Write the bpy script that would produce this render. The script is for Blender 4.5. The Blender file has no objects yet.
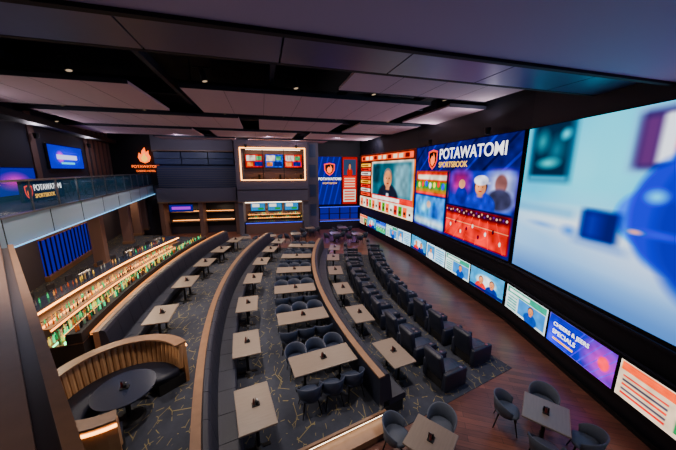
import bpy, bmesh, math, random
import numpy as np
from mathutils import Matrix, Vector
random.seed(7); np.random.seed(7)
R=math.radians
sc=bpy.context.scene

# ------------------------------------------------------------------ materials
def lin(c):
    out=[]
    for x in c[:3]:
        x=x/255.0
        out.append(x/12.92 if x<=0.04045 else ((x+0.055)/1.055)**2.4)
    return out
def mat(name,c,rough=.6,metal=0,em=None,es=0,noise=0,nscale=8,stretch=(1,1,1),bump=0,alpha=1,trans=0,sheen=0):
    m=bpy.data.materials.new(name); m.use_nodes=True
    nt=m.node_tree; b=nt.nodes['Principled BSDF']
    col=lin(c)+[1]
    b.inputs['Base Color'].default_value=col
    b.inputs['Roughness'].default_value=rough
    b.inputs['Metallic'].default_value=metal
    if trans: b.inputs['Transmission Weight'].default_value=trans
    if alpha<1: b.inputs['Alpha'].default_value=alpha
    if em:
        b.inputs['Emission Color'].default_value=lin(em)+[1]
        b.inputs['Emission Strength'].default_value=es
    if noise or bump:
        tc=nt.nodes.new('ShaderNodeTexCoord'); mp=nt.nodes.new('ShaderNodeMapping')
        mp.inputs['Scale'].default_value=stretch
        n=nt.nodes.new('ShaderNodeTexNoise'); n.inputs['Scale'].default_value=nscale; n.inputs['Detail'].default_value=4
        nt.links.new(tc.outputs['Object'],mp.inputs[0]); nt.links.new(mp.outputs[0],n.inputs['Vector'])
        if noise:
            mx=nt.nodes.new('ShaderNodeMix'); mx.data_type='RGBA'
            mx.inputs[6].default_value=[x*(1-noise) for x in col[:3]]+[1]
            mx.inputs[7].default_value=[min(1,x*(1+noise)) for x in col[:3]]+[1]
            nt.links.new(n.outputs['Fac'],mx.inputs[0]); nt.links.new(mx.outputs[2],b.inputs['Base Color'])
        if bump:
            bp=nt.nodes.new('ShaderNodeBump'); bp.inputs['Strength'].default_value=bump; bp.inputs['Distance'].default_value=.01
            nt.links.new(n.outputs['Fac'],bp.inputs['Height']); nt.links.new(bp.outputs[0],b.inputs['Normal'])
    return m
def emis(name,c,s):
    m=bpy.data.materials.new(name); m.use_nodes=True; nt=m.node_tree
    nt.nodes.clear(); o=nt.nodes.new('ShaderNodeOutputMaterial'); e=nt.nodes.new('ShaderNodeEmission')
    e.inputs[0].default_value=lin(c)+[1]; e.inputs[1].default_value=s
    nt.links.new(e.outputs[0],o.inputs[0]); return m

M_carpet=mat('carpet_fabric',(50,54,62),.95)
def carpet_nodes():
    nt=M_carpet.node_tree; b=nt.nodes['Principled BSDF']; L=nt.links.new
    tc=nt.nodes.new('ShaderNodeTexCoord')
    def mth(op,a,bv):
        n=nt.nodes.new('ShaderNodeMath'); n.operation=op
        if hasattr(a,'links'): L(a,n.inputs[0])
        else: n.inputs[0].default_value=a
        if hasattr(bv,'links'): L(bv,n.inputs[1])
        else: n.inputs[1].default_value=bv
        return n.outputs[0]
    def layer(scale,rot,th,nsc,nth):
        mp=nt.nodes.new('ShaderNodeMapping'); mp.inputs['Rotation'].default_value=(0,0,rot); mp.inputs['Scale'].default_value=(1,.6,1); L(tc.outputs['Object'],mp.inputs[0])
        vo=nt.nodes.new('ShaderNodeTexVoronoi'); vo.voronoi_dimensions='2D'; vo.feature='DISTANCE_TO_EDGE'; vo.inputs['Scale'].default_value=scale; L(mp.outputs[0],vo.inputs['Vector'])
        no=nt.nodes.new('ShaderNodeTexNoise'); no.inputs['Scale'].default_value=nsc; no.inputs['Detail'].default_value=1; L(mp.outputs[0],no.inputs['Vector'])
        return mth('MULTIPLY',mth('LESS_THAN',vo.outputs['Distance'],th),mth('GREATER_THAN',no.outputs['Fac'],nth))
    m=mth('MAXIMUM',layer(2.8,.3,.018,5,.53),layer(3.6,1.4,.020,6,.55))
    n2=nt.nodes.new('ShaderNodeTexNoise'); n2.inputs['Scale'].default_value=2.4; n2.inputs['Detail'].default_value=8; n2.inputs['Roughness'].default_value=.7; L(tc.outputs['Object'],n2.inputs['Vector'])
    base=nt.nodes.new('ShaderNodeMix'); base.data_type='RGBA'
    base.inputs[6].default_value=lin((14,20,32))+[1]; base.inputs[7].default_value=lin((60,64,78))+[1]
    mx=nt.nodes.new('ShaderNodeMix'); mx.data_type='RGBA'; mx.inputs[7].default_value=lin((124,112,72))+[1]
    L(n2.outputs['Fac'],base.inputs[0]); L(base.outputs[2],mx.inputs[6]); L(m,mx.inputs[0]); L(mx.outputs[2],b.inputs['Base Color'])
carpet_nodes()
M_wood=mat('floor_wood_planks',(105,62,48),.34)
def wood_nodes():
    nt=M_wood.node_tree; b=nt.nodes['Principled BSDF']
    tc=nt.nodes.new('ShaderNodeTexCoord'); mp=nt.nodes.new('ShaderNodeMapping'); mp.inputs['Rotation'].default_value=(0,0,R(15.5))
    br=nt.nodes.new('ShaderNodeTexBrick'); br.inputs['Scale'].default_value=1; br.inputs['Brick Width'].default_value=1.5; br.inputs['Row Height'].default_value=.16
    br.inputs['Mortar Size'].default_value=.004
    br.inputs['Color1'].default_value=lin((122,76,62))+[1]; br.inputs['Color2'].default_value=lin((92,58,50))+[1]; br.inputs['Mortar'].default_value=lin((35,24,24))+[1]
    no=nt.nodes.new('ShaderNodeTexNoise'); no.inputs['Scale'].default_value=3; no.inputs['Detail'].default_value=5
    mp2=nt.nodes.new('ShaderNodeMapping'); mp2.inputs['Scale'].default_value=(1,8,1)
    rp=nt.nodes.new('ShaderNodeValToRGB'); rp.color_ramp.elements[0].color=(.5,.5,.5,1); rp.color_ramp.elements[0].position=.3; rp.color_ramp.elements[1].position=.7
    mx=nt.nodes.new('ShaderNodeMix'); mx.data_type='RGBA'; mx.blend_type='MULTIPLY'; mx.inputs[0].default_value=.7
    L=nt.links.new
    L(tc.outputs['Object'],mp.inputs[0]); L(mp.outputs[0],br.inputs['Vector']); L(mp.outputs[0],mp2.inputs[0]); L(mp2.outputs[0],no.inputs['Vector'])
    L(no.outputs['Fac'],rp.inputs[0]); L(br.outputs['Color'],mx.inputs[6]); L(rp.outputs[0],mx.inputs[7]); L(mx.outputs[2],b.inputs['Base Color'])
wood_nodes()
M_navy=mat('navy_upholstery',(23,28,44),.5,bump=.2,nscale=60)
M_navy2=mat('slate_upholstery',(38,47,68),.5,bump=.2,nscale=60)
M_black=mat('black_metal',(14,14,17),.45,.3)
M_blk=mat('matte_black',(10,10,14),.8)
M_cap=mat('walnut_cap',(124,92,68),.4,noise=.3,nscale=5,stretch=(1,1,6))
M_wall=mat('painted_taupe',(60,54,66),.7,noise=.08)
M_wallup=mat('upper_wall_paint',(40,40,56),.7,noise=.08)
M_tan=mat('tan_leather',(182,136,92),.5,noise=.1)
M_tabtop=mat('table_laminate',(118,105,94),.35,noise=.16,nscale=3,stretch=(1,10,1))
M_tabdark=mat('dark_tabletop',(30,36,54),.2)
M_panel=mat('ceiling_acoustic_panel',(178,150,160),.85,noise=.06,nscale=2,stretch=(1,14,1))
M_soffit=mat('soffit_metal',(78,82,116),.35,.4,noise=.06)
M_soffit2=mat('soffit_lit_paint',(178,164,196),.7)  # lightened purple-grey: screen reflection is put into the base colour
M_ceil=mat('ceiling_black_paint',(10,10,18),.9)
M_duct=mat('duct_dark_paint',(26,28,44),.7)
M_wallblk=mat('screen_wall_black',(12,13,22),.5)
M_grey=mat('grey_chair_fabric',(66,74,90),.6)
M_fascia=mat('balcony_fascia_panel',(150,172,194),.3)  # pale blue because the screens' light is put into the colour
M_ledge=mat('ledge_brown_laminate',(112,88,76),.35,noise=.2,nscale=4,stretch=(1,1,1))
M_ledge2=mat('ledge_dark_laminate',(72,60,58),.35)
M_steel=mat('brushed_steel',(150,150,155),.3,.9)
M_slat=mat('wood_slat',(112,84,76),.6)
M_glass=mat('railing_glass',(40,90,125),.08,0,alpha=.25)
E_warm=emis('led_warm',(255,165,75),9)
E_amber=emis('led_amber',(255,150,60),6)
E_amber2=emis('led_amber_soft',(255,150,70),1.6)
E_white=emis('led_white',(255,225,190),8)
E_purple=emis('led_indigo',(52,34,215),.42)
E_blue=emis('led_blue',(50,70,255),2.5)
E_green=emis('led_green',(60,255,150),9)

# ------------------------------------------------------------------ mesh builder
class MB:
    def __init__(s): s.v=[];s.f=[];s.m=[];s.sm=[];s.mats=[]
    def mi(s,m):
        if m not in s.mats: s.mats.append(m)
        return s.mats.index(m)
    def add(s,vs,fs,m,smooth=False):
        o=len(s.v); i=s.mi(m); s.v+= [tuple(x) for x in vs]
        for f in fs: s.f.append(tuple(o+k for k in f)); s.m.append(i); s.sm.append(smooth)
    def addbm(s,bm,m,smooth=False):
        bm.verts.ensure_lookup_table(); bm.verts.index_update()
        s.add([v.co.copy() for v in bm.verts],[[v.index for v in f.verts] for f in bm.faces],m,smooth); bm.free()
    def box(s,c,d,m,rz=0,ry=0,rx=0,bev=0,smooth=False):
        bm=bmesh.new(); bmesh.ops.create_cube(bm,size=1); bmesh.ops.scale(bm,vec=d,verts=bm.verts)
        if bev: bmesh.ops.bevel(bm,geom=list(bm.edges),offset=bev,segments=2,affect='EDGES',profile=.5)
        M=Matrix.Translation(c)@Matrix.Rotation(rz,4,'Z')@Matrix.Rotation(ry,4,'Y')@Matrix.Rotation(rx,4,'X')
        bmesh.ops.transform(bm,matrix=M,verts=bm.verts); s.addbm(bm,m,smooth)
    def cyl(s,a,b,r1,r2,m,seg=12,smooth=True):
        a=Vector(a);b=Vector(b);d=b-a
        bm=bmesh.new(); bmesh.ops.create_cone(bm,cap_ends=True,segments=seg,radius1=r1,radius2=r2,depth=d.length)
        q=d.to_track_quat('Z','Y').to_matrix().to_4x4()
        bmesh.ops.transform(bm,matrix=Matrix.Translation((a+b)/2)@q,verts=bm.verts); s.addbm(bm,m,False)
    def prism(s,pts,z0,z1,m):
        n=len(pts)
        vs=[(p[0],p[1],z0) for p in pts]+[(p[0],p[1],z1) for p in pts]
        fs=[tuple(range(n-1,-1,-1)),tuple(range(n,2*n))]+[(i,(i+1)%n,n+(i+1)%n,n+i) for i in range(n)]
        s.add(vs,fs,m)
    def sweep(s,prof,fn,ts,m,smooth=False):
        n=len(prof);vs=[]
        for t in ts:
            for r,z in prof:
                x,y=fn(r,t); vs.append((x,y,z))
        fs=[]
        for i in range(len(ts)-1):
            for j in range(n):
                k=(j+1)%n; fs.append((i*n+j,i*n+k,(i+1)*n+k,(i+1)*n+j))
        e=(len(ts)-1)*n
        fs.append(tuple(range(n))); fs.append(tuple(e+k for k in range(n-1,-1,-1)))
        s.add(vs,fs,m,smooth)
    def mesh(s,name):
        me=bpy.data.meshes.new(name); me.from_pydata(s.v,[],s.f)
        for m in s.mats: me.materials.append(m)
        me.polygons.foreach_set('material_index',s.m); me.polygons.foreach_set('use_smooth',s.sm)
        bm=bmesh.new(); bm.from_mesh(me); bmesh.ops.recalc_face_normals(bm,faces=bm.faces); bm.to_mesh(me); bm.free()
        me.update(); return me
    def obj(s,name,loc=(0,0,0),rz=0):
        return put(s.mesh(name),name,loc,rz)
def put(me,name,loc=(0,0,0),rz=0,parent=None):
    o=bpy.data.objects.new(name,me); sc.collection.objects.link(o); o.location=loc; o.rotation_euler=(0,0,rz)
    if parent: o.parent=parent
    return o

# seating is laid out on concentric arcs
CX,CY=22.9,16.3
def P(r,th): return (CX-r*math.cos(th),CY+r*math.sin(th))
def ths(a,b,n): return [R(a+(b-a)*i/n) for i in range(n+1)]
rect=lambda r0,r1,z0,z1:[(r0,z0),(r1,z0),(r1,z1),(r0,z1)]
L1,L2=.35,.7

# ------------------------------------------------------------------ floors
b=MB(); b.prism([(-26,-6),(9,-6),(9,32),(-26,32)],-.2,0,M_wood); b.obj('floor')
b=MB(); b.sweep(rect(19.7,24.35,0,.012),P,ths(-27.2,6.5,50),M_carpet); b.obj('floor_carpet')
b=MB(); b.sweep(rect(24.4,28.3,0,L1),P,ths(-26.4,6.4,50),M_carpet)
o=b.obj('floor_tier')
b=MB(); b.sweep(rect(28.31,43.5,0,L2),P,ths(-46,8,70),M_carpet); b.obj('floor_upper_tier')
b=MB()
def radial_strip(bm,r0,r1,th,w,z0,z1,m):
    a=Vector(P(r0,th));c=Vector(P(r1,th)); t=Vector((math.sin(th),math.cos(th)))*(-w)
    bm.prism([a,c,c+t,a+t],z0,z1,m)
radial_strip(b,24.3,28.3,R(-26.4),.06,L1-.05,L1+.012,M_cap)
radial_strip(b,24.3,28.3,R(-26.4),.03,L1-.11,L1-.05,E_white)
radial_strip(b,24.3,28.3,R(-26.4),.34,0,L1/2,M_cap)
radial_strip(b,24.3,28.3,R(-26.4),.36,L1/2-.03,L1/2+.004,M_cap)
b.obj('trim_step')

# ------------------------------------------------------------------ banquettes
def banquette(name,Rr,base,a0,a1,capmat,outer,led=None,hgt=1.1):
    b=MB(); n=int((a1-a0)*2)
    T=ths(a0,a1,n)
    b.sweep(rect(Rr-.13,Rr,0,base+hgt-.04),P,T,outer)
    b.sweep(rect(Rr-.13,Rr+.04,base+hgt-.04,base+hgt),P,T,capmat)
    if led: b.sweep(rect(Rr+.0,Rr+.05,base+hgt-.06,base+hgt+.015),P,T,led)
    b.sweep(rect(Rr-.72,Rr-.13,base,base+.28),P,T,M_blk)
    seg=max(1,int(R(a1-a0)*Rr/.7)); da=(a1-a0)/seg; g=.012
    for i in range(seg):
        TT=ths(a0+da*i+g,a0+da*(i+1)-g,2)
        b.sweep([(Rr-.80,base+.29),(Rr-.3,base+.29),(Rr-.3,base+.44),(Rr-.34,base+.47),(Rr-.76,base+.47),(Rr-.80,base+.43)],P,TT,M_navy)
        b.sweep([(Rr-.38,base+.44),(Rr-.12,base+.44),(Rr-.12,base+hgt-.02),(Rr-.16,base+hgt+.02),(Rr-.24,base+hgt),(Rr-.28,base+hgt-.06)],P,TT,M_navy)
    return b.obj(name)
banquette('curved_banquette',24.4,0.012,-26.2,6,M_cap,M_navy,hgt=1.2)
banquette('curved_banquette',28.3,L1,-28.5,6,M_cap,M_slat,hgt=1.15)
banquette('curved_banquette',31.0,L2,-18.6,4,M_cap,M_cap,E_amber2,hgt=1.1)

# ------------------------------------------------------------------ tables
def table_mesh(name,lx,ly,top=M_tabtop):
    b=MB(); b.box((0,0,.73),(lx,ly,.04),top,bev=.012); b.box((0,0,.70),(lx-.1,ly-.1,.03),M_black)
    if max(lx,ly)>1.5: pos=[(-lx/2+.35,0),(lx/2-.35,0)] if lx>ly else [(0,-ly/2+.35),(0,ly/2-.35)]
    elif max(lx,ly)>1.0: pos=[(0,-ly/2+.3),(0,ly/2-.3)] if ly>lx else [(-lx/2+.3,0),(lx/2-.3,0)]
    else: pos=[(0,0)]
    for x,y in pos:
        b.cyl((x,y,.02),(x,y,.7),.04,.035,M_black); b.box((x,y,.012),(.5,.08,.024),M_black,bev=.005); b.box((x,y,.012),(.08,.5,.024),M_black,bev=.005)
        b.cyl((x,y,.02),(x,y,.06),.1,.05,M_black)
    return b.mesh(name)
me_bt=table_mesh('banquette_table',.74,1.2)
me_lt=table_mesh('dining_table',1.7,.76)
me_st=table_mesh('square_table',.84,.84)
cb=MB(); cb.box((0,0,.01),(.16,.12,.02),M_blk,bev=.004)
cb.cyl((-.04,0,.02),(-.04,0,.14),.025,.02,mat('red_sauce',(90,22,20),.3)); cb.cyl((-.04,0,.14),(-.04,0,.17),.012,.008,M_black)
cb.cyl((.03,.025,.02),(.03,.025,.1),.02,.018,M_steel); cb.cyl((.03,-.03,.02),(.03,-.03,.1),.02,.018,M_blk); cb.box((0,0,.07),(.01,.11,.12),M_blk)
me_cad=cb.mesh('condiment_caddy')
def arctable(me,name,r,th,base,extra=0,caddy=True):
    x,y=P(r,th); put(me,name,(x,y,base),-th+extra)
    if caddy: put(me_cad,'condiment_caddy',(x+.02,y+.03,base+.752),-th)
# ------------------------------------------------------------------ chairs
def chair_mesh(name,fab,leg=M_black):
    b=MB()
    n=20; prof=[(.0,.40),(.22,.40),(.25,.42),(.25,.455),(.22,.475),(0,.48)]
    vs=[];fs=[]
    for i in range(n):
        a=2*math.pi*i/n; ca,sa=math.cos(a),math.sin(a)
        e=lambda c:math.copysign(abs(c)**.7,c)
        for r,z in prof: vs.append((r*e(ca),r*e(sa)*1.0,z))
    k=len(prof)
    for i in range(n):
        for j in range(k-1): fs.append((i*k+j,((i+1)%n)*k+j,((i+1)%n)*k+j+1,i*k+j+1))
    b.add(vs,fs,fab,True)
    m=18; vs=[];fs=[]
    for i in range(m+1):
        t=-1+2*i/m; a=math.pi+t*R(112)
        h=.80-.20*abs(t)**2.2; low=.40
        for rr,z in ((.235,low),(.255,(low+h)/2),(.285,h-.01),(.30,h),(.315,h-.01),(.285,(low+h)/2),(.26,low)):
            vs.append((rr*math.cos(a),rr*math.sin(a),z))
    for i in range(m):
        for j in range(7): q=(j+1)%7; fs.append((i*7+j,i*7+q,(i+1)*7+q,(i+1)*7+j))
    fs.append(tuple(range(7))); fs.append(tuple(m*7+q for q in range(6,-1,-1)))
    b.add(vs,fs,fab,True)
    for sx in(-1,1):
        for sy in(-1,1): b.cyl((sx*.24,sy*.23,0),(sx*.15,sy*.15,.41),.012,.02,leg,8)
    return b.mesh(name)
me_ch=chair_mesh('dining_chair',M_navy2)
me_chg=chair_mesh('dining_chair',M_grey)
def lchair(cx,cy,rot,dx,dy,face,base,me):
    x=cx+dx*math.cos(rot)-dy*math.sin(rot); y=cy+dx*math.sin(rot)+dy*math.cos(rot)
    put(me,'dining_chair',(x,y,base),rot+face)

for yr in(-9.25,-7.05,-4.85,-2.6,-.4,1.7): arctable(me_bt,'banquette_table',23.2,math.asin(yr/23.2),.012)
for yr in(-11.45,-9.3,-6.95,-4.5,-2.1,.2,2.2): arctable(me_bt,'banquette_table',27.2,math.asin(yr/27.2),L1)
for yr in(-8.3,-5.7,-3.3,-1.0,1.2): arctable(me_bt,'banquette_table',29.8,math.asin(yr/29.8),L2)
for yr in(-9.97,-7.8,-5.6,-3.4,-1.2,1.0):
    r=25.35; th=math.asin(yr/r); x,y=P(r,th); arctable(me_lt,'dining_table',r,th,L1)
    for k in(-.57,0,.57):
        j=random.uniform(-.04,.04)
        lchair(x,y,-th,k,.64+j,-math.pi/2+j*3,L1,me_ch); lchair(x,y,-th,k,-.64+j,math.pi/2+j*3,L1,me_ch)
for (tx,ty,angs) in ((4.6,5.03,(148,55,-38,-125)),(1.85,4.42,(150,52,-40))):
    rot=R(52); put(me_st,'square_table',(tx,ty,0),rot); put(me_cad,'condiment_caddy',(tx,ty,.752),rot)
    for a in angs:
        put(me_chg,'dining_chair',(tx+.70*math.cos(R(a)),ty+.70*math.sin(R(a)),0),R(a)+math.pi)
for (tx,ty) in((-5.5,21.5),(-3.6,22.3),(-7.4,20.9),(-.3,22.5),(1.6,22.2),(.4,24.8),(-2.6,24.6)):
    put(me_st,'square_table',(tx,ty,0),.3)
    for a in(45,135,225,315): put(me_ch,'dining_chair',(tx+.66*math.cos(R(a-28)),ty+.66*math.sin(R(a-28)),0),R(a-28)+math.pi)

# ------------------------------------------------------------------ recliners
b=MB()
b.box((0,0,.17),(.72,.62,.26),M_blk,bev=.02)
b.box((.05,0,.38),(.66,.56,.18),M_navy2,bev=.05,smooth=True)
b.box((-.40,0,.72),(.17,.62,.80),M_navy,ry=R(-14),bev=.05,smooth=True)
b.box((-.37,0,.62),(.14,.52,.40),M_navy2,ry=R(-14),bev=.05,smooth=True)
b.box((-.44,0,.98),(.20,.54,.22),M_navy2,ry=R(-14),bev=.06,smooth=True)
for s in(-1,1):
    b.box((.0,s*.36,.34),(.82,.15,.56),M_navy,bev=.04,smooth=True)
    b.cyl((.22,s*.36,.615),(.22,s*.36,.63),.045,.045,M_steel,16)
b.box((.50,0,.34),(.32,.54,.10),M_navy2,ry=R(22),bev=.03,smooth=True)
me_rec=b.mesh('recliner_chair')
for r,a0,n in((22.0,-25.6,12),(20.45,-24.6,12)):
    for i in range(n):
        th=R(a0+i*(1.02/r)*57.3+ (0.35 if i%2 else 0)); x,y=P(r,th); put(me_rec,'recliner_chair',(x,y,.012),-th)
        
# ------------------------------------------------------------------ round booth
b=MB(); bx,by=-4.65,4.95
def Bf(r,t): return (bx+r*math.cos(t),by+r*math.sin(t))
T=ths(52,308,40)
b.sweep(rect(1.28,1.36,L2,L2+1.08),Bf,T,M_tan)
b.sweep(rect(1.12,1.38,L2+1.08,L2+1.12),Bf,T,M_cap)
b.sweep(rect(1.365,1.385,L2+.98,L2+1.03),Bf,T,E_warm)
b.sweep(rect(.68,1.26,L2,L2+.28),Bf,T,M_blk)
b.sweep([(.62,L2+.29),(1.15,L2+.29),(1.15,L2+.47),(.66,L2+.47),(.62,L2+.43)],Bf,T,M_navy,True)
for i in range(46):
    t=R(54+(306-54)*i/45); x,y=Bf(1.21,t); x2,y2=Bf(1.25,t)
    b.cyl((x,y,L2+.46),(x2,y2,L2+1.07),.062,.062,M_tan,8)
b.obj('round_booth')
b=MB(); b.cyl((0,0,.71),(0,0,.75),.56,.57,M_tabdark,32); b.cyl((0,0,.03),(0,0,.71),.05,.05,M_black); b.cyl((0,0,0),(0,0,.04),.3,.26,M_black,24)
b.obj('round_table',(bx+.1,by,L2)); put(me_cad,'condiment_caddy',(bx+.1,by,L2+.752),.4)

# ------------------------------------------------------------------ bar
b=MB(); T=ths(-19,0,40)
b.sweep(rect(31.12,32.0,L2,L2+.95),P,T,M_blk)
b.sweep(rect(31.12,31.45,L2+.95,L2+1.25),P,T,M_blk)
b.sweep(rect(31.12,32.05,L2+.95,L2+.98),P,T,M_cap)
b.sweep(rect(31.46,31.49,L2+.99,L2+1.05),P,T,E_green)
b.sweep(rect(31.70,31.72,L2+.981,L2+1.0),P,T,E_green)
b.sweep(rect(31.44,31.47,L2+1.21,L2+1.246),P,T,E_amber)
b.sweep(rect(32.05,32.08,L2+.86,L2+.92),P,T,E_amber)
b.obj('back_bar')
def bottles(name,spec,cols):
    bot=MB()
    for r,z,n,a0,a1,sc_ in spec:
        for i in range(n):
            if random.random()<.15: continue
            th=R(a0+(a1-a0)*i/n); x,y=P(r+random.uniform(-.04,.04),th); h=random.uniform(.17,.24)*sc_; w=random.uniform(.024,.036)*sc_
            m=random.choice(cols); bot.cyl((x,y,z),(x,y,z+h*.65),w,w,m,7); bot.cyl((x,y,z+h*.65),(x,y,z+h*.78),w,w*.4,m,7); bot.cyl((x,y,z+h*.78),(x,y,z+h*1.15),w*.4,w*.35,m,6)
    return bot.obj(name)
bm_=[mat('bottle_%d'%i,c,.12,em=c,es=e) for i,(c,e) in enumerate([((225,180,50),.8),((14,160,90),1.2),((160,70,20),.4),((90,130,100),.3),((10,90,50),.9),((225,190,90),.8),((26,24,26),.05),((30,215,140),1.2),((80,46,30),.1),((30,30,30),.0)])]  # emission gives the bottles a painted-in glow of the lit shelves
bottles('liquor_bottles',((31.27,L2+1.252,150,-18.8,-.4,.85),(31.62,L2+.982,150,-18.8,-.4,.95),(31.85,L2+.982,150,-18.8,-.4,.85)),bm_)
b=MB(); T=ths(-19.5,1,40)
b.sweep(rect(33.2,33.85,L2+1.04,L2+1.1),P,T,M_tabdark)
b.sweep(rect(33.3,33.5,L2,L2+1.04),P,T,M_cap)
b.sweep(rect(33.0,33.3,L2,L2+.85),P,T,M_steel)
b.sweep(rect(33.86,33.88,L2+1.0,L2+1.04),P,T,E_warm)
b.sweep(rect(33.16,33.19,L2+1.0,L2+1.05),P,T,E_warm)
b.obj('bar_counter')
b=MB(); b.cyl((0,0,0),(0,0,.3),.04,.04,M_steel); b.cyl((0,-.3,.3),(0,.3,.3),.045,.045,M_steel)
for k in range(5):
    y=-.24+.12*k; b.cyl((0,y,.3),(.08,y,.26),.012,.01,M_steel,6); b.cyl((0,y,.34),(0,y,.48),.012,.02,M_blk,6)
me_tap=b.mesh('beer_tap')
for a in(-16,-11,-6,-2): x,y=P(33.4,R(a)); put(me_tap,'beer_tap',(x,y,L2+1.1),-R(a))
b=MB()
b.cyl((0,0,.68),(0,0,.76),.19,.2,M_navy,18); b.cyl((0,0,.66),(0,0,.68),.18,.18,M_black,18)
for k in range(4):
    a=R(45+90*k); b.cyl((.24*math.cos(a),.24*math.sin(a),0),(.13*math.cos(a),.13*math.sin(a),.67),.014,.018,M_black,8)
for k in range(4):
    a=R(45+90*k);c=R(135+90*k); b.cyl((.2*math.cos(a),.2*math.sin(a),.25),(.2*math.cos(c),.2*math.sin(c),.25),.01,.01,M_black,6)
b.box((-.19,0,.92),(.04,.36,.22),M_navy,bev=.015); b.cyl((-.18,.12,.7),(-.19,.12,.85),.01,.01,M_black,6); b.cyl((-.18,-.12,.7),(-.19,-.12,.85),.01,.01,M_black,6)
me_stool=b.mesh('bar_stool')
for i in range(13): th=R(-18.5+i*1.5); x,y=P(34.4,th); put(me_stool,'bar_stool',(x,y,L2),-th)
b=MB(); T=ths(-17,-2,24)
b.sweep(rect(32.40,32.80,L2,L2+.9),P,T,M_steel); b.sweep(rect(32.37,32.83,L2+.9,L2+.93),P,T,M_cap)
b.sweep(rect(32.58,32.62,L2+.93,L2+.97),P,T,E_amber)
b.sweep(rect(32.36,32.38,L2+.84,L2+.89),P,T,E_amber)
b.obj('bar_island')
gl=[mat('glassware',(150,160,160),.1,em=(220,200,160),es=.12),mat('amber_glass',(190,120,50),.15,em=(240,160,70),es=.45),M_steel,M_blk]  # glasses self-glow: bar light put into the material as emission
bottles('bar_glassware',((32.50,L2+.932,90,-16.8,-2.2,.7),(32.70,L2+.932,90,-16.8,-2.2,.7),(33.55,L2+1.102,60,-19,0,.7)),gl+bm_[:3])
b=MB()
for a in(-21.5,):
    T=ths(a-2,a+1.6,6); b.sweep(rect(31.6,33.8,L2,L2+1.0),P,T,M_cap); b.sweep(rect(31.55,33.85,L2+1.0,L2+1.05),P,T,M_tabdark); b.sweep(rect(32.2,33.3,L2+1.05,L2+1.35),P,T,M_steel)
b.obj('service_cabinet')

# ------------------------------------------------------------------ screens
class Cv:
    def __init__(s,w,h,bg):
        s.w,s.h=w,h; s.a=np.zeros((h,w,3)); s.a[:]=bg
        s.U,s.V=np.meshgrid(np.linspace(0,1,w),np.linspace(0,1,h))
    def mix(s,m,c): s.a=s.a*(1-m[...,None])+np.array(c,float)*m[...,None]; return s
    def rect(s,x0,y0,x1,y1,c,sf=.004):
        g=lambda d:np.clip(d/sf*.5+.5,0,1)
        return s.mix(g(s.U-x0)*g(x1-s.U)*g(s.V-y0)*g(y1-s.V),c)
    def ell(s,cx,cy,rx,ry,c,sf=.1):
        d=np.sqrt(((s.U-cx)/rx)**2+((s.V-cy)/ry)**2); return s.mix(np.clip((1-d)/sf+.5,0,1) if sf<.5 else np.clip((1-d)/sf,0,1),c)
    def line(s,x0,y0,x1,y1,w,c):
        dx,dy=x1-x0,y1-y0; t=np.clip(((s.U-x0)*dx+(s.V-y0)*dy)/(dx*dx+dy*dy),0,1)
        d=np.hypot(s.U-x0-t*dx,s.V-y0-t*dy); return s.mix(np.clip((w-d)/w*2,0,1),c)
    def noise(s,amt,cells=12):
        g=np.random.rand(cells+2,cells*2+2); yy=s.V*cells; xx=s.U*cells*2
        yi=yy.astype(int);xi=xx.astype(int);fy=yy-yi;fx=xx-xi
        n=(g[yi,xi]*(1-fx)+g[yi,xi+1]*fx)*(1-fy)+(g[yi+1,xi]*(1-fx)+g[yi+1,xi+1]*fx)*fy
        s.a=np.clip(s.a*(1+amt*(n[...,None]-.5)*2),0,255); return s
def screen_mat(name,strength):
    m=bpy.data.materials.new(name); m.use_nodes=True; nt=m.node_tree; nt.nodes.clear()
    o=nt.nodes.new('ShaderNodeOutputMaterial'); e=nt.nodes.new('ShaderNodeEmission'); a=nt.nodes.new('ShaderNodeAttribute'); a.attribute_name='Col'
    e.inputs[1].default_value=strength; nt.links.new(a.outputs['Color'],e.inputs[0]); nt.links.new(e.outputs[0],o.inputs[0]); return m
SM={}
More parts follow.
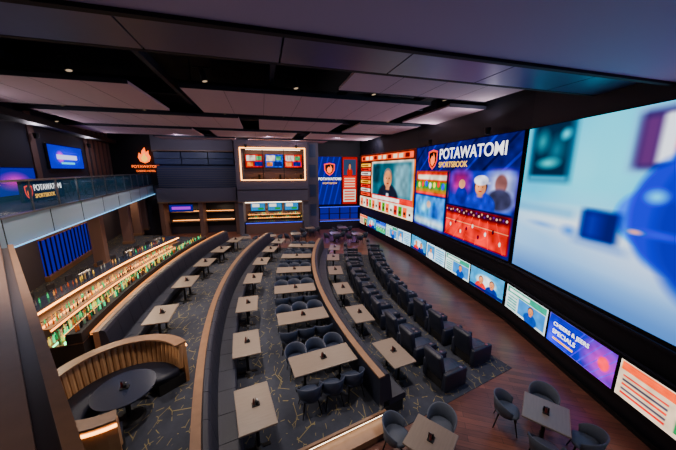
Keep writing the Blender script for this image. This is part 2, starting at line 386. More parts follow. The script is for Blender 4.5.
def make_screen(name,Pl,Pr,z0,z1,cv,strength=1.5,bez=.03):
    Pl=Vector((Pl[0],Pl[1],0));Pr=Vector((Pr[0],Pr[1],0)); rt=(Pr-Pl).normalized()
    h,w=cv.h,cv.w; L=(Pr-Pl).length
    a=cv.a/255; a=np.where(a<=.04045,a/12.92,((a+.055)/1.055)**2.4)
    a=a**1.12; g=a.mean(axis=2,keepdims=True); a=np.clip(g+(a-g)*1.55,0,4)
    vs=[];fs=[]
    for j in range(h):
        for i in range(w):
            vs.append((L*i/(w-1),0,z0+(z1-z0)*j/(h-1)))
    for j in range(h-1):
        for i in range(w-1): k=j*w+i; fs.append((k,k+1,k+w+1,k+w))
    nf=len(fs); base=len(vs)
    def bx(x0,x1,y0,y1,za,zb):
        o=len(vs); vs.extend([(x0,y0,za),(x1,y0,za),(x1,y1,za),(x0,y1,za),(x0,y0,zb),(x1,y0,zb),(x1,y1,zb),(x0,y1,zb)])
        for f in((3,2,1,0),(4,5,6,7),(0,1,5,4),(1,2,6,5),(2,3,7,6),(3,0,4,7)): fs.append(tuple(o+q for q in f))
    bx(-bez,L+bez,.01,.08,z0-bez,z1+bez)
    bx(-bez,0,-.01,.01,z0-bez,z1+bez); bx(L,L+bez,-.01,.01,z0-bez,z1+bez); bx(0,L,-.01,.01,z0-bez,z0); bx(0,L,-.01,.01,z1,z1+bez)
    me=bpy.data.meshes.new(name); me.from_pydata(vs,[],fs)
    if strength not in SM: SM[strength]=screen_mat('screen_emission_%s'%strength,strength)
    me.materials.append(SM[strength]); me.materials.append(M_blk)
    me.polygons.foreach_set('material_index',[0]*nf+[1]*(len(fs)-nf))
    at=me.color_attributes.new(name='Col',type='FLOAT_COLOR',domain='POINT')
    full=np.zeros((len(vs),4),dtype=np.float32); full[:base,:3]=a.reshape(-1,3); full[:,3]=1
    at.data.foreach_set('color',full.ravel()); me.update()
    o=bpy.data.objects.new(name,me); sc.collection.objects.link(o)
    o.location=Pl; o.rotation_euler=(0,0,math.atan2(rt.y,rt.x)); o['L']=L
    return o
def text_on(scr,body,x,z,size,m,name='lettering',bold=.0,align='LEFT',off=-.03):
    c=bpy.data.curves.new(name,'FONT'); c.body=body; c.size=size; c.extrude=.004; c.offset=bold; c.align_x=align
    c.materials.append(m); o=bpy.data.objects.new(name,c); sc.collection.objects.link(o)
    o.parent=scr; o.location=(x,off,z); o.rotation_euler=(R(90),0,0); return o
T_white=emis('text_white',(255,255,255),2.2); T_gold=emis('text_gold',(255,190,60),2); T_red=emis('text_red',(255,60,30),2); T_orange=emis('text_orange',(255,100,25),3)
def shield(scr,x,z,s,name='shield_emblem'):
    b=MB()
    def pl(pts,y,m):
        n=len(pts); b.add([(x+p[0]*s,y,z+p[1]*s) for p in pts],[tuple(range(n))],m)
    out=[(-.5,.45),(0,.55),(.5,.45),(.48,-.1),(.3,-.4),(0,-.6),(-.3,-.4),(-.48,-.1)]
    pl(out,-.02,T_red); pl([(p[0]*.8,p[1]*.8) for p in out],-.024,M_blk)
    pl([(-.2,-.25),(0,-.4),(.22,-.2),(.25,.05),(.08,.38),(.05,.1),(-.08,.22),(-.25,0)],-.028,T_orange)
    o=b.obj(name); o.parent=scr; return o

PA,PB,PC,PD=(2.28,27.8),(5.23,18.5),(6.78,10.1),(7.0,3.2)
ZB,ZT=2.45,7.41
def lerp(a,b,t): return (a[0]+(b[0]-a[0])*t,a[1]+(b[1]-a[1])*t)
def person(c,x,y,s,shirt,skin=(205,150,125),hair=(40,28,25),asp=1.):
    c.ell(x,y-1.25*s,s*1.15*asp,s*.95,shirt,.15); c.rect(x-.2*s*asp,y-.7*s,x+.2*s*asp,y-.2*s,skin,.01)
    c.ell(x,y+.1*s,s*.5*asp,s*.62,hair,.15); c.ell(x,y,s*.42*asp,s*.56,skin,.15)
    c.ell(x-.16*s*asp,y+.06*s,.06*s*asp,.04*s,(40,30,30)); c.ell(x+.16*s*asp,y+.06*s,.06*s*asp,.04*s,(40,30,30)); c.ell(x,y-.28*s,.14*s*asp,.04*s,(150,70,70))
SV=1.9
# screen C : motion-blurred studio
c=Cv(260,180,(110,190,220))
c.ell(.40,.72,.32,.40,(170,232,245),1.0); c.rect(.34,.55,.50,1.1,(140,212,230),.10)
c.rect(-.1,.62,.03,1.1,(110,186,205),.02)
c.rect(.03,.635,.285,1.1,(40,116,140),.02); c.rect(.045,.67,.262,1.1,(8,38,56),.025)
c.ell(.10,.90,.06,.10,(36,130,140),.9); c.ell(.19,.84,.07,.12,(26,96,112),.9); c.ell(.15,.76,.09,.05,(96,185,190),.9); c.ell(.23,.93,.04,.05,(110,200,215),.9); c.rect(.045,.655,.262,.675,(110,170,195),.015)
c.rect(.505,.705,.95,1.0,(150,180,215),.02); c.rect(.52,.72,.92,.975,(54,46,84),.02); c.rect(.53,.735,.585,.95,(90,64,100),.02); c.rect(.585,.745,.64,.955,(240,244,252),.012); c.rect(.635,.80,.70,.955,(210,30,50),.015); c.rect(.635,.745,.70,.81,(30,52,165),.015); c.rect(.70,.745,.76,.955,(238,240,252),.012); c.rect(.76,.75,.9,.95,(80,50,90),.02)
c.rect(-.1,-.1,1.1,.50,(180,212,236),.12); c.ell(.45,.40,.60,.13,(248,252,255),.9); c.ell(.75,.28,.55,.16,(240,246,253),.9)
c.rect(-.1,-.1,1.1,.17,(128,156,204),.30); c.rect(-.1,-.1,1.1,.05,(72,94,148),.14)
c.rect(-.1,.44,.34,.475,(110,162,198),.03)
c.ell(.585,.50,.09,.12,(40,135,232),.3); c.ell(.66,.53,.12,.24,(26,62,182),.25); c.ell(.78,.50,.16,.32,(18,38,145),.3); c.ell(.61,.60,.05,.05,(120,205,245),.9); c.ell(.70,.64,.06,.10,(60,115,222),.9)
c.ell(.735,.80,.05,.085,(168,110,96),.4); c.ell(.735,.86,.055,.055,(40,28,38),.4)
c.ell(.64,.435,.11,.03,(40,90,200),.8); c.ell(.57,.43,.04,.022,(205,160,160),.8)
c.rect(.37,.335,.52,.505,(14,30,88),.02); c.rect(.385,.35,.45,.49,(34,60,134),.03); c.ell(.32,.36,.06,.05,(110,144,204),.9); c.ell(.17,.36,.12,.03,(140,170,214),.9); c.rect(.34,.305,.56,.33,(120,144,194),.025)
sC=make_screen('led_video_wall',lerp(PC,PD,.012),PD,ZB,ZT,c,SV)
# screen B
c=Cv(300,200,(30,22,88))
for i in range(9): c.line(-.1+i*.14,.68,.15+i*.14,1.02,.012,(58,36,150) if i%2 else (16,12,56))
c.rect(.02,.42,.46,.70,(60,130,70)); c.rect(.02,.58,.46,.70,(190,60,50),.02); c.rect(.04,.60,.44,.66,(225,215,200),.01); c.rect(.02,.42,.46,.49,(160,120,80),.02)
for i in range(7): c.ell(.07+i*.055,.53+.01*(i%3),.018,.035,[(240,220,60),(220,40,40),(40,80,220),(240,240,240)][i%4],.3)
c.rect(.02,.42,.46,.445,(220,40,30))
c.rect(.48,.36,.985,.71,(60,70,150),.01); c.rect(.50,.5,.66,.70,(150,60,120),.05); c.rect(.82,.4,.98,.70,(200,205,235),.05)
c.ell(.90,.60,.04,.08,(120,90,90),.3); c.ell(.90,.47,.08,.09,(60,60,80),.3)
person(c,.76,.56,.125,(70,80,170),asp=.8); c.ell(.76,.625,.055,.045,(225,225,240),.2); c.rect(.715,.595,.83,.612,(215,215,235),.01)
c.ell(.6,.47,.05,.09,(40,50,130),.3); c.ell(.6,.58,.03,.045,(215,165,140),.2)
c.rect(.02,.03,.44,.40,(70,140,200),.01); c.ell(.17,.25,.12,.12,(150,200,230),.8); c.ell(.32,.2,.08,.16,(60,90,150),.6); c.rect(.02,.03,.44,.12,(200,215,225),.04); c.ell(.23,.3,.04,.06,(210,175,160),.5)
c.rect(.46,.03,.985,.345,(205,40,26),.01); c.rect(.46,.27,.985,.345,(60,20,40),.02)
for i in range(6): c.line(.46+i*.1,.03,.60+i*.06,.27,.004,(240,110,80))
c.ell(.74,.13,.09,.06,(235,120,90),.2); c.ell(.74,.13,.082,.052,(200,36,26),.2); c.line(.47,.2,.98,.2,.004,(250,190,160))
for i in range(9): c.ell(.52+i*.052,.15+.05*math.sin(i*2.1),.007,.02,[(255,240,230),(20,20,40)][i%2],.3)
for i in range(24): c.ell(.47+i*.0215,.31+.012*math.sin(i*3),.006,.01,[(200,150,130),(90,60,120),(230,200,190)][i%3],.3)
c.rect(.46,.345,.985,.36,(20,16,50)); c.rect(.44,.03,.46,.7,(20,16,50)); 
c.noise(.25,18)
sB=make_screen('led_video_wall',lerp(PB,PC,.004),lerp(PB,PC,.985),ZB,ZT,c,SV)
L=sB['L']; text_on(sB,'POTAWATOMI',L*.335,6.60,.78,T_white,bold=.008).scale=(.93,1,1); text_on(sB,'SPORTSBOOK',L*.335,6.16,.40,T_gold,bold=.004)
shield(sB,L*.25,6.62,1.0)
# screen A
c=Cv(240,150,(200,110,40))
c.rect(.0,.86,1,1,(60,30,30)); c.rect(.03,.885,.97,.975,(235,120,30)); 
for i in range(10): c.rect(.05+i*.09,.90,.11+i*.09,.96,(250,230,210) if i%3 else (90,30,20))
c.rect(.0,.2,.27,.86,(40,20,24))
for i in range(8): c.rect(.02,.23+i*.078,.25,.29+i*.078,[(230,110,30),(240,235,230),(200,40,30),(250,190,60)][i%4]); c.rect(.04,.25+i*.078,.2,.27+i*.078,(60,30,30))
c.rect(.28,.2,.98,.86,(235,225,215)); c.rect(.30,.23,.96,.83,(40,84,96),.02); c.rect(.7,.3,.95,.82,(120,150,160),.05); c.rect(.32,.5,.45,.8,(30,50,60),.03)
person(c,.60,.57,.25,(30,32,44),hair=(110,104,104),asp=.62); c.rect(.58,.25,.62,.34,(230,230,235),.01)
c.rect(.28,.2,.98,.29,(205,40,30)); c.rect(.3,.215,.8,.275,(250,245,240))
c.rect(0,0,1,.2,(235,225,210))
for i in range(14): c.rect(.02+i*.07,.02,.075+i*.07,.17,[(230,120,40),(250,240,225),(190,60,40),(90,150,60)][i%4],.003); c.rect(.03+i*.07,.06,.06+i*.07,.1,(60,40,40),.003)
c.noise(.2,14)
sA=make_screen('led_video_wall',PA,lerp(PA,PB,.994),ZB,ZT,c,SV)
# back wall screens
def BW(x,off=0): # back wall line, off toward room
    return (x+.196*off, 28.3+.2*x-.98*off)
c=Cv(90,150,(36,24,110)); 
for i in range(8): c.line(-.3+i*.25,0,.2+i*.25,1,.03,(66,36,165))
s1=make_screen('led_wall_sign',BW(-2.05,.15),BW(.28,.15),2.5,7.3,c,1.5)
shield(s1,1.18,6.1,1.1); text_on(s1,'POTAWATOMI',1.2,5.0,.35,T_white,bold=.006,align='CENTER'); text_on(s1,'SPORTSBOOK',1.2,4.6,.24,T_gold,align='CENTER')
c=Cv(70,130,(150,40,40)); c.rect(.08,.62,.92,.95,(60,70,90)); person(c,.5,.8,.1,(170,60,60),asp=1.6); c.rect(.08,.34,.92,.6,(205,60,40)); c.rect(.08,.05,.92,.32,(220,215,205))
for i in range(4): c.rect(.14,.08+i*.06,.86,.11+i*.06,(200,90,40))
for i in range(4): c.rect(.14,.37+i*.055,.86,.395+i*.055,(245,220,200))
make_screen('led_wall_sign',BW(.42,.15),BW(1.95,.15),2.5,7.3,c,1.5)

pts=[PA,PB,PC,(7.0,-3.0)]
def along(s):
    for i in range(3):
        a=Vector(pts[i]);d=Vector(pts[i+1]);l=(d-a).length
        if s<=l or i==2: return a+(d-a)*(s/l)
        s-=l
tot=sum((Vector(pts[i+1])-Vector(pts[i])).length for i in range(3))
def rib(k):
    c=Cv(96,46,(235,240,240)); q=k%6
    if q==0:
        c.rect(0,0,1,1,(215,228,228)); c.rect(.03,.72,.97,.97,(40,140,120)); c.rect(.08,.78,.6,.9,(235,250,245)); c.rect(.34,.08,.96,.7,(100,140,190)); person(c,.65,.48,.26,(50,80,140),asp=.5)
        for i in range(5): c.rect(.05,.08+i*.12,.3,.14+i*.12,(90,150,140))
    elif q==1:
        c.rect(0,0,1,1,(80,150,190)); c.ell(.5,.5,.3,.3,(230,235,240),.4); person(c,.35,.5,.3,(200,60,50),asp=.5); person(c,.68,.5,.3,(40,60,120),asp=.5); c.rect(0,0,1,.14,(20,40,90))
    elif q==2:
        c.rect(0,0,1,1,(46,24,150)); c.ell(.85,.5,.38,.8,(200,40,190),.9); c.ell(.1,.2,.35,.7,(20,90,225),.9)
        for i in range(6): c.line(.3+i*.1,-.1,.6+i*.12,1.1,.006,(120,80,230))
        c.rect(.1,.16,.45,.23,(250,190,90)); c.ell(.86,.5,.07,.2,(240,90,120),.3)
    elif q==3:
        c.rect(0,0,1,1,(220,200,180)); c.rect(.02,.75,.98,.97,(230,120,30)); c.rect(.55,.1,.95,.7,(40,120,80)); person(c,.75,.42,.24,(90,40,40),asp=.5)
        for i in range(5): c.rect(.05,.1+i*.12,.48,.16+i*.12,[(200,60,40),(70,70,80)][i%2])
    elif q==4:
        c.rect(0,0,1,1,(50,100,190)); c.rect(0,0,1,.5,(80,170,110),.1); c.rect(0,.5,1,.7,(150,180,215),.05)
        for i in range(12): c.ell(.06+i*.08,.4+.12*math.sin(i*2),.016,.08,[(250,250,250),(220,40,50),(30,30,80)][i%3],.3)
        c.rect(.02,.86,.4,.97,(20,20,60)) 
    else:
        c.rect(0,0,1,1,(205,225,236)); c.rect(.04,.1,.46,.9,(100,140,180)); person(c,.25,.55,.24,(230,230,235),asp=.5)
        for i in range(6): c.rect(.52,.1+i*.14,.95,.17+i*.14,(80,160,195))
    c.noise(.12,8); return c
offs=(Vector(PB)-Vector(PA)).length; offs2=offs+(Vector(PC)-Vector(PB)).length
starts=[]
def seglist(s0,s1,n):
    for i in range(n): starts.append((s0+(s1-s0)*i/n,s0+(s1-s0)*(i+1)/n))
seglist(.2,offs-.05,5); seglist(offs+.05,offs2-.05,4); seglist(offs2+.05,tot-.1,6)
order=[3,1,4,0,5,1,5,0,1, 0,2,3,4,2,5]
for (s0,s1),q in zip(starts,order):
    a=along(s0+.04);d=along(s1-.04)
    dd=(d-a).normalized(); n=Vector((dd.y,-dd.x))
    a=a+n*.06; d=d+n*.06
    o=make_screen('wall_display',a,d,.66,1.6,rib(q),2.2,.02)
    if q==2: text_on(o,'CHEERS & JEERS',.2,1.28,.17,T_white,bold=.002); text_on(o,'SPECIALS',.2,1.02,.2,T_white,bold=.002)

# ------------------------------------------------------------------ walls
b=MB()
wp=[(pts[i][0],pts[i][1]) for i in range(4)]; wp[3]=(7.1,-6)
front=[(x+.09,y) for x,y in wp]; 
b.prism([front[0],front[1],front[2],front[3],(9,-6),(9,29.5),(2.37,29.5)],0,10,M_wallblk); b.obj('wall_right')
b=MB()
for i in range(3):
    a=Vector(wp[i]);d=Vector(wp[i+1]); n=Vector(((d-a).normalized().y,-(d-a).normalized().x))
    for z0,z1,m,w in((0,.12,M_black,.03),(1.66,1.70,M_duct,.05),(2.3,2.36,M_duct,.05)):
        b.prism([a,d,d+n*w,a+n*w],z0,z1,m)
b.obj('trim_screen_wall')
b=MB()
def bwbox(x0,x1,z0,z1,o0,o1,m,B=None):
    B=B or b; p=[BW(x0,o0),BW(x1,o0),BW(x1,o1),BW(x0,o1)]; B.prism(p,z0,z1,m)
bwbox(-24,5,0,10,-.4,0,M_wall); b.obj('wall_back')
M_bluegrey=mat('blue_grey_panel',(54,68,98),.3); M_grey2=mat('grey_plaster',(94,90,102),.7,noise=.05); M_dark=mat('dark_interior',(14,14,22),.7)
b=MB()
bwbox(-24,-16.2,4.65,10,0,.05,M_dark)
bwbox(-16.2,-9.7,7.7,9.2,0,1.2,M_grey2)
bwbox(-16.2,-9.7,7.62,7.7,0,1.25,M_cap)
for i in range(3):
    bwbox(-16.2+i*2.17,-16.2+i*2.17+2.1,6.5,6.98,0,.9,M_bluegrey); bwbox(-16.2+i*2.17,-16.2+i*2.17+2.1,7.03,7.55,0,.9,M_bluegrey)
bwbox(-16.2,-9.7,4.4,6.4,0,.6,M_bluegrey)
for i in range(9): bwbox(-16.2,-9.7,4.5+i*.2,4.58+i*.2,.6,.68,M_grey2)
bwbox(-16.2,-9.7,3.2,4.4,0,1.3,M_grey2)
bwbox(-16.2,-9.7,3.1,3.2,0,1.35,M_cap)
bwbox(-16,-9.9,.7,3.1,0,.06,M_dark)
for x in(-16.2,-13,-9.9): bwbox(x,x+.35,0,3.1,0,1.2,M_slat)
bwbox(-15.6,-10.2,1.2,1.3,.1,.5,M_cap); bwbox(-15.6,-10.2,1.3,1.34,.1,.12,E_amber)
bwbox(-15.6,-10.2,2.1,2.16,.1,.4,M_cap); bwbox(-15.6,-10.2,2.16,2.19,.1,.12,E_amber)
b.obj('trim_back_gallery')
c=Cv(60,20,(40,30,120)); c.rect(.1,.3,.9,.7,(180,90,220)); make_screen('wall_display',BW(-15.3,1.4),BW(-13.4,1.4),2.35,2.95,c,1.2,.02)
b=MB()
x0,x1=-9.5,-3.2
bwbox(x0,x1,3.15,5.0,0,1.9,M_grey2); bwbox(x0,x1,8.0,9.2,0,1.9,M_grey2)
bwbox(x0,x0+.5,5.0,8.0,0,1.9,M_grey2); bwbox(x1-.3,x1,5.0,8.0,0,1.9,M_grey2)
bwbox(x0+.5,x1-.3,5.0,8.0,0,.1,M_slat)
for i in range(3): xx=x0+1.4+i*1.9; bwbox(xx,xx+1.0,5.6,5.7,.5,1.3,M_cap); bwbox(xx+.4,xx+.6,5.05,5.6,.8,1.0,M_black)
bwbox(x0+.8,x1-.6,7.86,7.9,.6,.7,E_white)
for xa,xb,za,zb in((x0+.42,x1-.22,7.9,7.97),(x0+.42,x1-.22,5.08,5.14),(x0+.42,x0+.50,5.1,7.96),(x1-.30,x1-.22,5.1,7.96)): bwbox(xa,xb,za,zb,1.9,1.97,E_warm)
for i in range(1,3): xx=x0+.5+i*(x1-.3-x0-.5)/3; bwbox(xx-.03,xx+.03,5.1,7.9,1.8,1.86,M_black)
bwbox(x0+.5,x1-.3,5.9,5.95,1.8,1.86,M_black)
bwbox(x0,x1,3.1,3.15,0,2.0,M_cap); bwbox(x0,x1,4.2,4.26,1.9,1.94,M_dark)
bwbox(x0+.3,x1-.3,.1,3.1,0,.06,M_slat); bwbox(x0,x0+.4,0,3.1,0,1.8,M_grey2); bwbox(x1-.5,x1,0,3.1,0,1.8,M_grey2)
bwbox(x0+.5,x1-.6,0,1.1,.9,1.5,M_slat); bwbox(x0+.4,x1-.5,1.1,1.16,.8,1.6,M_tabdark); bwbox(x0+.5,x1-.6,2.95,3.0,.9,1.1,E_white)
for z in(1.25,1.6): bwbox(x0+.6,x1-.7,z,z+.03,.06,.3,M_cap); bwbox(x0+.6,x1-.7,z+.03,z+.06,.06,.09,E_amber)
bwbox(x0+.5,x1-.6,1.02,1.06,1.5,1.53,E_blue)
k=0
while k<60:
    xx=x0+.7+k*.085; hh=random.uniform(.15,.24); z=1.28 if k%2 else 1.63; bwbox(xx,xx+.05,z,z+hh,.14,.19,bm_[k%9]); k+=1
bwbox(-3.2,-2.1,0,9.5,0,.9,M_grey2)
for z in(1.5,3.4,5.3,7.2): bwbox(-2.95,-2.35,z,z+1.2,.9,.93,M_bluegrey)
bwbox(-2.1,5,7.4,9.5,0,.1,M_dark)
b.obj('window_suite')
for i,cc in enumerate(((170,50,60),(70,100,180),(190,70,60))):
    c=Cv(60,36,cc); c.rect(.06,.5,.55,.92,(220,205,195)); c.rect(.5,.1,.94,.45,(40,46,100)); c.rect(.6,.55,.9,.88,(90,150,110)); c.rect(.08,.1,.4,.4,(230,150,70)); c.noise(.3,6); xx=x0+.7+i*1.78
    make_screen('wall_display',BW(xx,.4),BW(xx+1.6,.4),6.25,7.45,c,1.5,.02)
for i in range(3):
    c=Cv(40,24,(90,130,170)); c.rect(.1,.5,.6,.9,(230,230,220)); c.rect(.5,.1,.9,.4,(60,120,70)); xx=x0+.9+i*1.6
    make_screen('wall_display',BW(xx,.2),BW(xx+1.3,.2),2.05,2.8,c,1.6,.02)
b=MB()
bwbox(-2.0,2.2,.0,2.3,.01,.05,E_purple)
for x in(-2.0,-1.0,.1,1.2,2.1): bwbox(x,x+.12,0,2.35,.05,.14,M_black)
bwbox(-2.0,2.2,2.3,2.42,.01,.5,M_black); bwbox(-2.0,2.2,0,.9,.3,.8,M_dark); bwbox(-2.0,2.2,.9,.95,.25,.85,M_cap); bwbox(-2.0,2.2,1.5,1.54,.05,.3,M_black); bwbox(-2.0,2.2,2.24,2.28,.45,.5,E_blue); bwbox(-2.0,2.2,.84,.88,.8,.83,E_blue)
b.obj('lounge_back_bar')

# balcony geometry
E0=Vector((-9.2,7.24)); D=Vector((-.40,.9165)); N=Vector((-.9165,-.40)); 
def BL(s,o): p=E0+D*s+N*o; return (p.x,p.y)
Lb=19.3
b=MB()
b.prism([BL(0,.13),BL(Lb,.13),BL(Lb,3.0),BL(0,3.0)],4.35,4.64,M_wall)
b.obj('floor_balcony')
b=MB()
b.prism([BL(0,0),BL(Lb,0),BL(Lb,.12),BL(0,.12)],3.87,4.67,M_fascia)
for i in range(9): b.prism([BL(i*2.4,-.01),BL(i*2.4+.03,-.01),BL(i*2.4+.03,.0),BL(i*2.4,.0)],3.87,4.67,M_dark)
b.prism([BL(0,-.03),BL(Lb,-.03),BL(Lb,.14),BL(0,.14)],4.67,4.72,M_steel)
b.prism([BL(0,-.03),BL(Lb,-.03),BL(Lb,.14),BL(0,.14)],3.82,3.87,M_cap)
b.prism([BL(0,-.10),BL(Lb,-.10),BL(Lb,-.03),BL(0,-.03)],3.84,3.86,emis('led_cool',(120,200,255),2.0))
b.obj('trim_balcony_fascia')
b=MB()
n=12
for i in range(n):
    a=i*Lb/n+.02; c2=(i+1)*Lb/n-.02
    b.prism([BL(a,.04),BL(c2,.04),BL(c2,.055),BL(a,.055)],4.72,5.66,M_glass)
    b.prism([BL(a-.03,.02),BL(a+.01,.02),BL(a+.01,.075),BL(a-.03,.075)],4.72,5.66,M_steel)
b.prism([BL(0,.01),BL(Lb,.01),BL(Lb,.09),BL(0,.09)],5.66,5.72,M_steel)
b.obj('glass_railing')
b=MB(); b.prism([BL(-12,3.0),BL(Lb+3,3.0),BL(Lb+3,3.3),BL(-12,3.3)],4.3,10,M_wallup)
for i in range(26):
    s=-3+i*.9
    if 4.8<s<8.6 or 9.2<s<14.4: continue
    b.prism([BL(s,2.94),BL(s+.5,2.94),BL(s+.5,3.0),BL(s,3.0)],4.66,9.4,M_slat)
b.prism([BL(-3,2.2),BL(Lb,2.2),BL(Lb,3.0),BL(-3,3.0)],8.2,8.5,M_dark)
b.obj('wall_left')
b=MB(); b.prism([BL(-12,2.5),BL(Lb+3,2.5),BL(Lb+3,2.8),BL(-12,2.8)],0,4.35,M_wall); b.obj('wall_left_lower')
b=MB()
b.prism([BL(6.6,2.44),BL(12.4,2.44),BL(12.4,2.5),BL(6.6,2.5)],.95,2.7,E_purple)
for i in range(15): b.prism([BL(6.6+i*.41,2.38),BL(6.63+i*.41,2.38),BL(6.63+i*.41,2.45),BL(6.6+i*.41,2.45)],.9,2.75,M_black)
b.prism([BL(6.5,2.3),BL(12.5,2.3),BL(12.5,2.5),BL(6.5,2.5)],2.75,2.9,M_cap); b.prism([BL(6.5,2.3),BL(12.5,2.3),BL(12.5,2.5),BL(6.5,2.5)],.7,.95,M_cap)
b.obj('backlit_wall_panel')
for s in(8.5,13.6,16.4,18.6):
    b=MB(); p=BL(s,.9); rz=math.atan2(D.y,D.x)
    b.box((p[0],p[1],2.27),(.55,.55,3.14),M_slat,rz=rz,bev=.02); b.box((p[0],p[1],.8),(.63,.63,.2),M_cap,rz=rz,bev=.01); b.box((p[0],p[1],3.7),(.63,.63,.2),M_cap,rz=rz,bev=.01)
    b.obj('wood_clad_column')
for s in(6.2,9.4,12.6,15.8):
    p=BL(s,1.4); put(me_st,'square_table',(p[0],p[1],4.64),.4)
    for dx,dy,a in((.62,0,math.pi),(-.62,0,0)): 
        put(me_ch,'dining_chair',(p[0]+dx*D.x,p[1]+dx*D.y,4.64),math.atan2(D.y,D.x)+a)
c=Cv(90,40,(60,50,170)); c.ell(.5,.5,.5,.5,(110,90,240),.9); c.ell(.3,.5,.12,.3,(220,120,220),.5); c.rect(.2,.4,.8,.6,(220,220,255)); c.rect(.3,.2,.7,.28,(90,220,240))
make_screen('wall_display',BL(9.9,2.85),BL(14.0,2.85),6.1,7.4,c,1.6,.04)
c=Cv(60,30,(60,40,150)); c.ell(.5,.5,.4,.4,(210,70,200),.8)
make_screen('wall_display',BL(5.2,2.85),BL(8.3,2.85),4.9,6.1,c,1.2,.04)
c=Cv(60,16,(14,16,40))
s3=make_screen('gallery_sign',BL(1.9,.35),BL(4.5,.35),4.95,5.62,c,1.0,.02); text_on(s3,'POTAWATOMI',.55,5.3,.3,T_white).scale=(.9,1,1); text_on(s3,'SPORTSBOOK',.55,5.05,.2,T_gold); shield(s3,.28,5.28,.42)
b=MB()
fl=[(0,-.6),(.35,-.45),(.5,-.1),(.35,.25),(.38,.5),(.15,.3),(.1,.75),(-.15,.45),(-.22,.1),(-.38,.3),(-.5,-.1),(-.35,-.45)]
fl2=[(0,-.5),(.2,-.4),(.28,-.15),(.12,.05),(.05,.3),(-.1,.05),(-.25,-.15),(-.2,-.4)]
n=len(fl); b.add([(p[0],-.05,p[1]) for p in fl]+[(p[0],0,p[1]) for p in fl],[tuple(range(n))]+[(i,(i+1)%n,n+(i+1)%n,n+i) for i in range(n)],T_orange)
b.add([(p[0],-.07,p[1]) for p in fl2],[tuple(range(len(fl2)))],T_gold)
p=BW(-17.2,.2); o=b.obj('flame_sign',(p[0],p[1],7.2),math.atan(.2)); 
t=text_on(o,'POTAWATOMI',0,-1.0,.33,T_orange,align='CENTER'); t=text_on(o,'CASINO HOTEL',0,-1.35,.22,T_orange,align='CENTER')
# near ledge of balcony
A0=Vector((.55,-.28)); A1=Vector((-9.1,7.3)); dd=(A1-A0).normalized(); nn=Vector((-dd.y,dd.x)); 
if nn.x>0: nn=-nn
def LG(s,o): p=A0+dd*s+nn*o; return (p.x,p.y)
LL=(A1-A0).length
b=MB()
for o0,o1,z0,z1,m in((0,.10,3.5,4.02,M_cap),(.10,.22,3.5,3.94,M_ledge2),(.22,.62,3.5,4.04,M_ledge),(.62,.66,3.5,4.07,M_steel),(.66,.95,3.5,4.0,M_ledge2),(.95,1.5,3.5,4.1,M_ledge),(1.5,1.56,3.5,4.16,M_steel)):
    b.prism([LG(-4,o0),LG(LL-.3,o0),LG(LL-.3,o1),LG(-4,o1)],z0,z1,m)
b.obj('trim_balcony_ledge')
b=MB(); b.prism([LG(-4,1.56),LG(LL-.3,1.56),LG(LL-2,9),LG(-4,9)],3.9,4.12,M_ledge2); b.obj('floor_balcony_near')

b=MB(); b.prism([(-26,-6.3),(9,-6.3),(9,-6),(-26,-6)],0,10,M_wall); b.obj('wall_near')

# ------------------------------------------------------------------ ceiling
ca,sa=math.cos(R(15.5)),math.sin(R(15.5))
def Q(p,q): return (p*ca-q*sa,p*sa+q*ca)
def qbox(b,p0,p1,q0,q1,z0,z1,m): b.prism([Q(p0,q0),Q(p1,q0),Q(p1,q1),Q(p0,q1)],z0,z1,m)
b=MB(); b.prism([(-30,-7),(9.5,-7),(9.5,33),(-30,33)],10,10.2,M_ceil); b.obj('ceiling')
b=MB()
qbox(b,-20,8.4,-8,3.9,7.75,8.0,M_soffit2); qbox(b,-20,8.6,3.9,4.0,7.7,8.4,M_blk)
b.obj('ceiling_soffit')
b=MB(); p=-17
while p<8:
    qbox(b,p,min(p+2.15,8.7),4.02,5.6,7.95,8.15,M_soffit); p+=2.18
qbox(b,-17,8.8,5.62,5.72,7.95,8.5,M_blk)
b.obj('ceiling_soffit_band')
rows=[(6.5,9.3),(10.35,14.35),(15.4,19.2),(20.2,24.0),(25,28.5)]
cols=[[(-16,-9.5),(2.6,8.5)],[(-12.5,-3.8),(-2.4,6.8),(7.7,9.9)],[(-9.5,-1.0),(-.0,4.6),(5.6,9.5)],[(-11,-4.2),(-3.2,2.6),(3.6,9.2)],[(-8,-2),(-1,6)]]
for (q0,q1),cs in zip(rows,cols):
    for p0,p1 in cs:
        b=MB(); qbox(b,p0,p1,q0,q1,8.6,8.68,M_panel)
        k=int((p1-p0)/1.2)
        for i in range(1,k): x=p0+(p1-p0)*i/k; qbox(b,x-.006,x+.006,q0,q1,8.597,8.6,M_duct)
        qbox(b,p0,p1,q0-.03,q0,8.58,8.72,M_duct); qbox(b,p0,p1,q1,q1+.03,8.58,8.72,M_duct)
        for pp in(p0+.3,p1-.3):
            for qq in(q0+.3,q1-.3): x,y=Q(pp,qq); b.cyl((x,y,8.68),(x,y,10),.012,.012,M_black,6)
        b.obj('ceiling_acoustic_panel')
b=MB()
for q in(6.0,9.8,14.85,19.7,24.5): qbox(b,-18,9.2,q-.12,q+.12,9.4,10,M_duct)
for p in(-14,-10.5,-7,-3.1,.5,3.5,7.2): qbox(b,p-.08,p+.08,5.7,30,9.1,9.35,M_duct)
b.obj('ceiling_beams')
b=MB()
for q in(7.9,17.2,22.1): 
    x0_,y0_=Q(-15,q); x1_,y1_=Q(9,q); b.cyl((x0_,y0_,9.0),(x1_,y1_,9.0),.22,.22,M_duct,14)
b.obj('ceiling_duct')
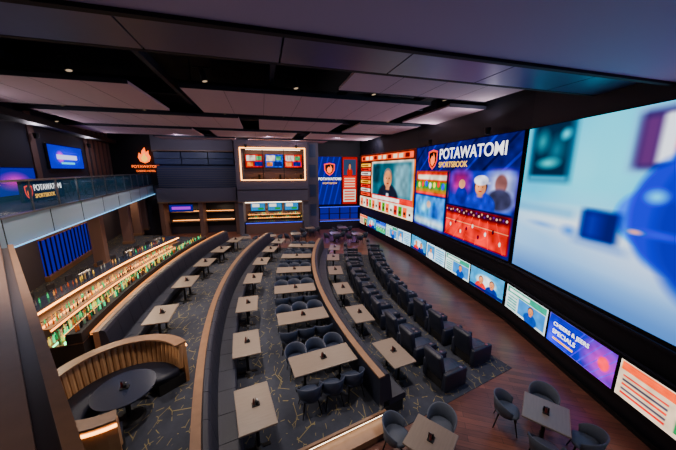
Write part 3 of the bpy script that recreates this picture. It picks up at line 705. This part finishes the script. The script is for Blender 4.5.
b=MB(); b.box((0,0,-.03),(.5,.04,.04),M_black); b.cyl((0,0,-.05),(0,0,-.14),.015,.015,M_black,8); b.cyl((0,0,-.12),(.06,0,-.42),.09,.10,M_black,14); b.cyl((.06,0,-.42),(.062,0,-.43),.07,.07,emis('spot_lens',(255,220,180),.6),14)
me_sp=b.mesh('track_spotlight')
for p in(-11,-8,-5,-1.6,1.2,4,7):
    for q in(9.8,14.85,19.7):
        x,y=Q(p,q); put(me_sp,'track_spotlight',(x,y,9.1),R(15.5)+random.uniform(-.5,.5))

# ------------------------------------------------------------------ lights
def area(x,y,z,e,size,col,tgt=None,name='downlight',spread=180):
    l=bpy.data.lights.new(name,'AREA'); l.shape='DISK'; l.size=size; l.energy=e; l.color=col; l.spread=R(spread)
    o=bpy.data.objects.new(name,l); sc.collection.objects.link(o); o.location=(x,y,z)
    if tgt: o.rotation_euler=(Vector(tgt)-o.location).to_track_quat('-Z','Y').to_euler()
WC=(1,.85,.75)
for p in(-6,-1,4):
    for q in(5.85,9.85,14.9,19.75):
        x,y=Q(p,q); area(x,y,8.5,135,.3,WC,spread=110)
for x,y in((-12,3),(-4,-2),(3,-1)): area(x,y,7.6,150,.4,WC,spread=130)
for a in(-17,-12.5,-8,-3.5): x,y=P(32.5,R(a)); area(x,y,3.7,55,.3,(1,.74,.44))
x,y=Q(-8.5,5.85); area(x,y,8.5,190,.3,(1,.84,.7),spread=100,tgt=(-4.7,5,.7))
for s in(3,9,15): x,y=BL(s,1.6); area(x,y,8.1,22,.3,(.7,.74,1)); 
for s in(5,10,15): x,y=BL(s,1.3); area(x,y,4.2,50,.3,(1,.68,.4))
for x in(-14,-11,-7.5,-5): px,py=BW(x,1.0); area(px,py,2.85,35,.4,(1,.72,.48))
for x in(-13,-6.5,-1,2): px,py=BW(x,5); area(px,py,8.5,60,.3,(.85,.78,1),tgt=(px,py+4,4))
for x in(-8,-5): px,py=BW(x,1.2); area(px,py,7.8,25,.3,(1,.72,.45))
for x in(-1,1.2): px,py=BW(x,1.5); area(px,py,2.3,25,.5,(.4,.3,1))
b=MB(); b.cyl((0,0,-.12),(0,0,.10),.10,.13,M_black,16); b.box((0,.0,-.14),(.16,.16,.05),M_black,bev=.01)  # added fixtures with upward lamps, put in to brighten the ceiling panels
me_up=b.mesh('added_uplight')
ups=[]
for t,(a,d) in((.35,(PA,PB)),(.25,(PB,PC)),(.8,(PB,PC))):
    x,y=lerp(a,d,t); ups.append((x-.25,y,7.62,(-.75,.0,.8),70))
for s in(3,8.8,15): x,y=BL(s,2.7); ups.append((x,y,7.72,(1.2,.35,.8),60))
for x in(-8.5,-4.2): px,py=BW(x,2.1); ups.append((px,py,8.1,(.3,-2.5,1),25))
for x,y,z,dv,e in ups:
    put(me_up,'added_uplight',(x,y,z)); area(x,y,z+.14,e,.22,(.92,.82,.94),tgt=(x+dv[0],y+dv[1],z+.14+dv[2]),name='added_uplight_lamp')

w=bpy.data.worlds.new('World'); sc.world=w; w.use_nodes=True
w.node_tree.nodes['Background'].inputs[0].default_value=(.5,.42,.7,1); w.node_tree.nodes['Background'].inputs[1].default_value=.05

cam=bpy.data.cameras.new('camera'); cam.lens=14.38; cam.sensor_width=36; cam.clip_start=.02
co=bpy.data.objects.new('camera',cam); sc.collection.objects.link(co); co.location=(0,0,6); co.rotation_euler=(R(78.5),0,0)
sc.camera=co
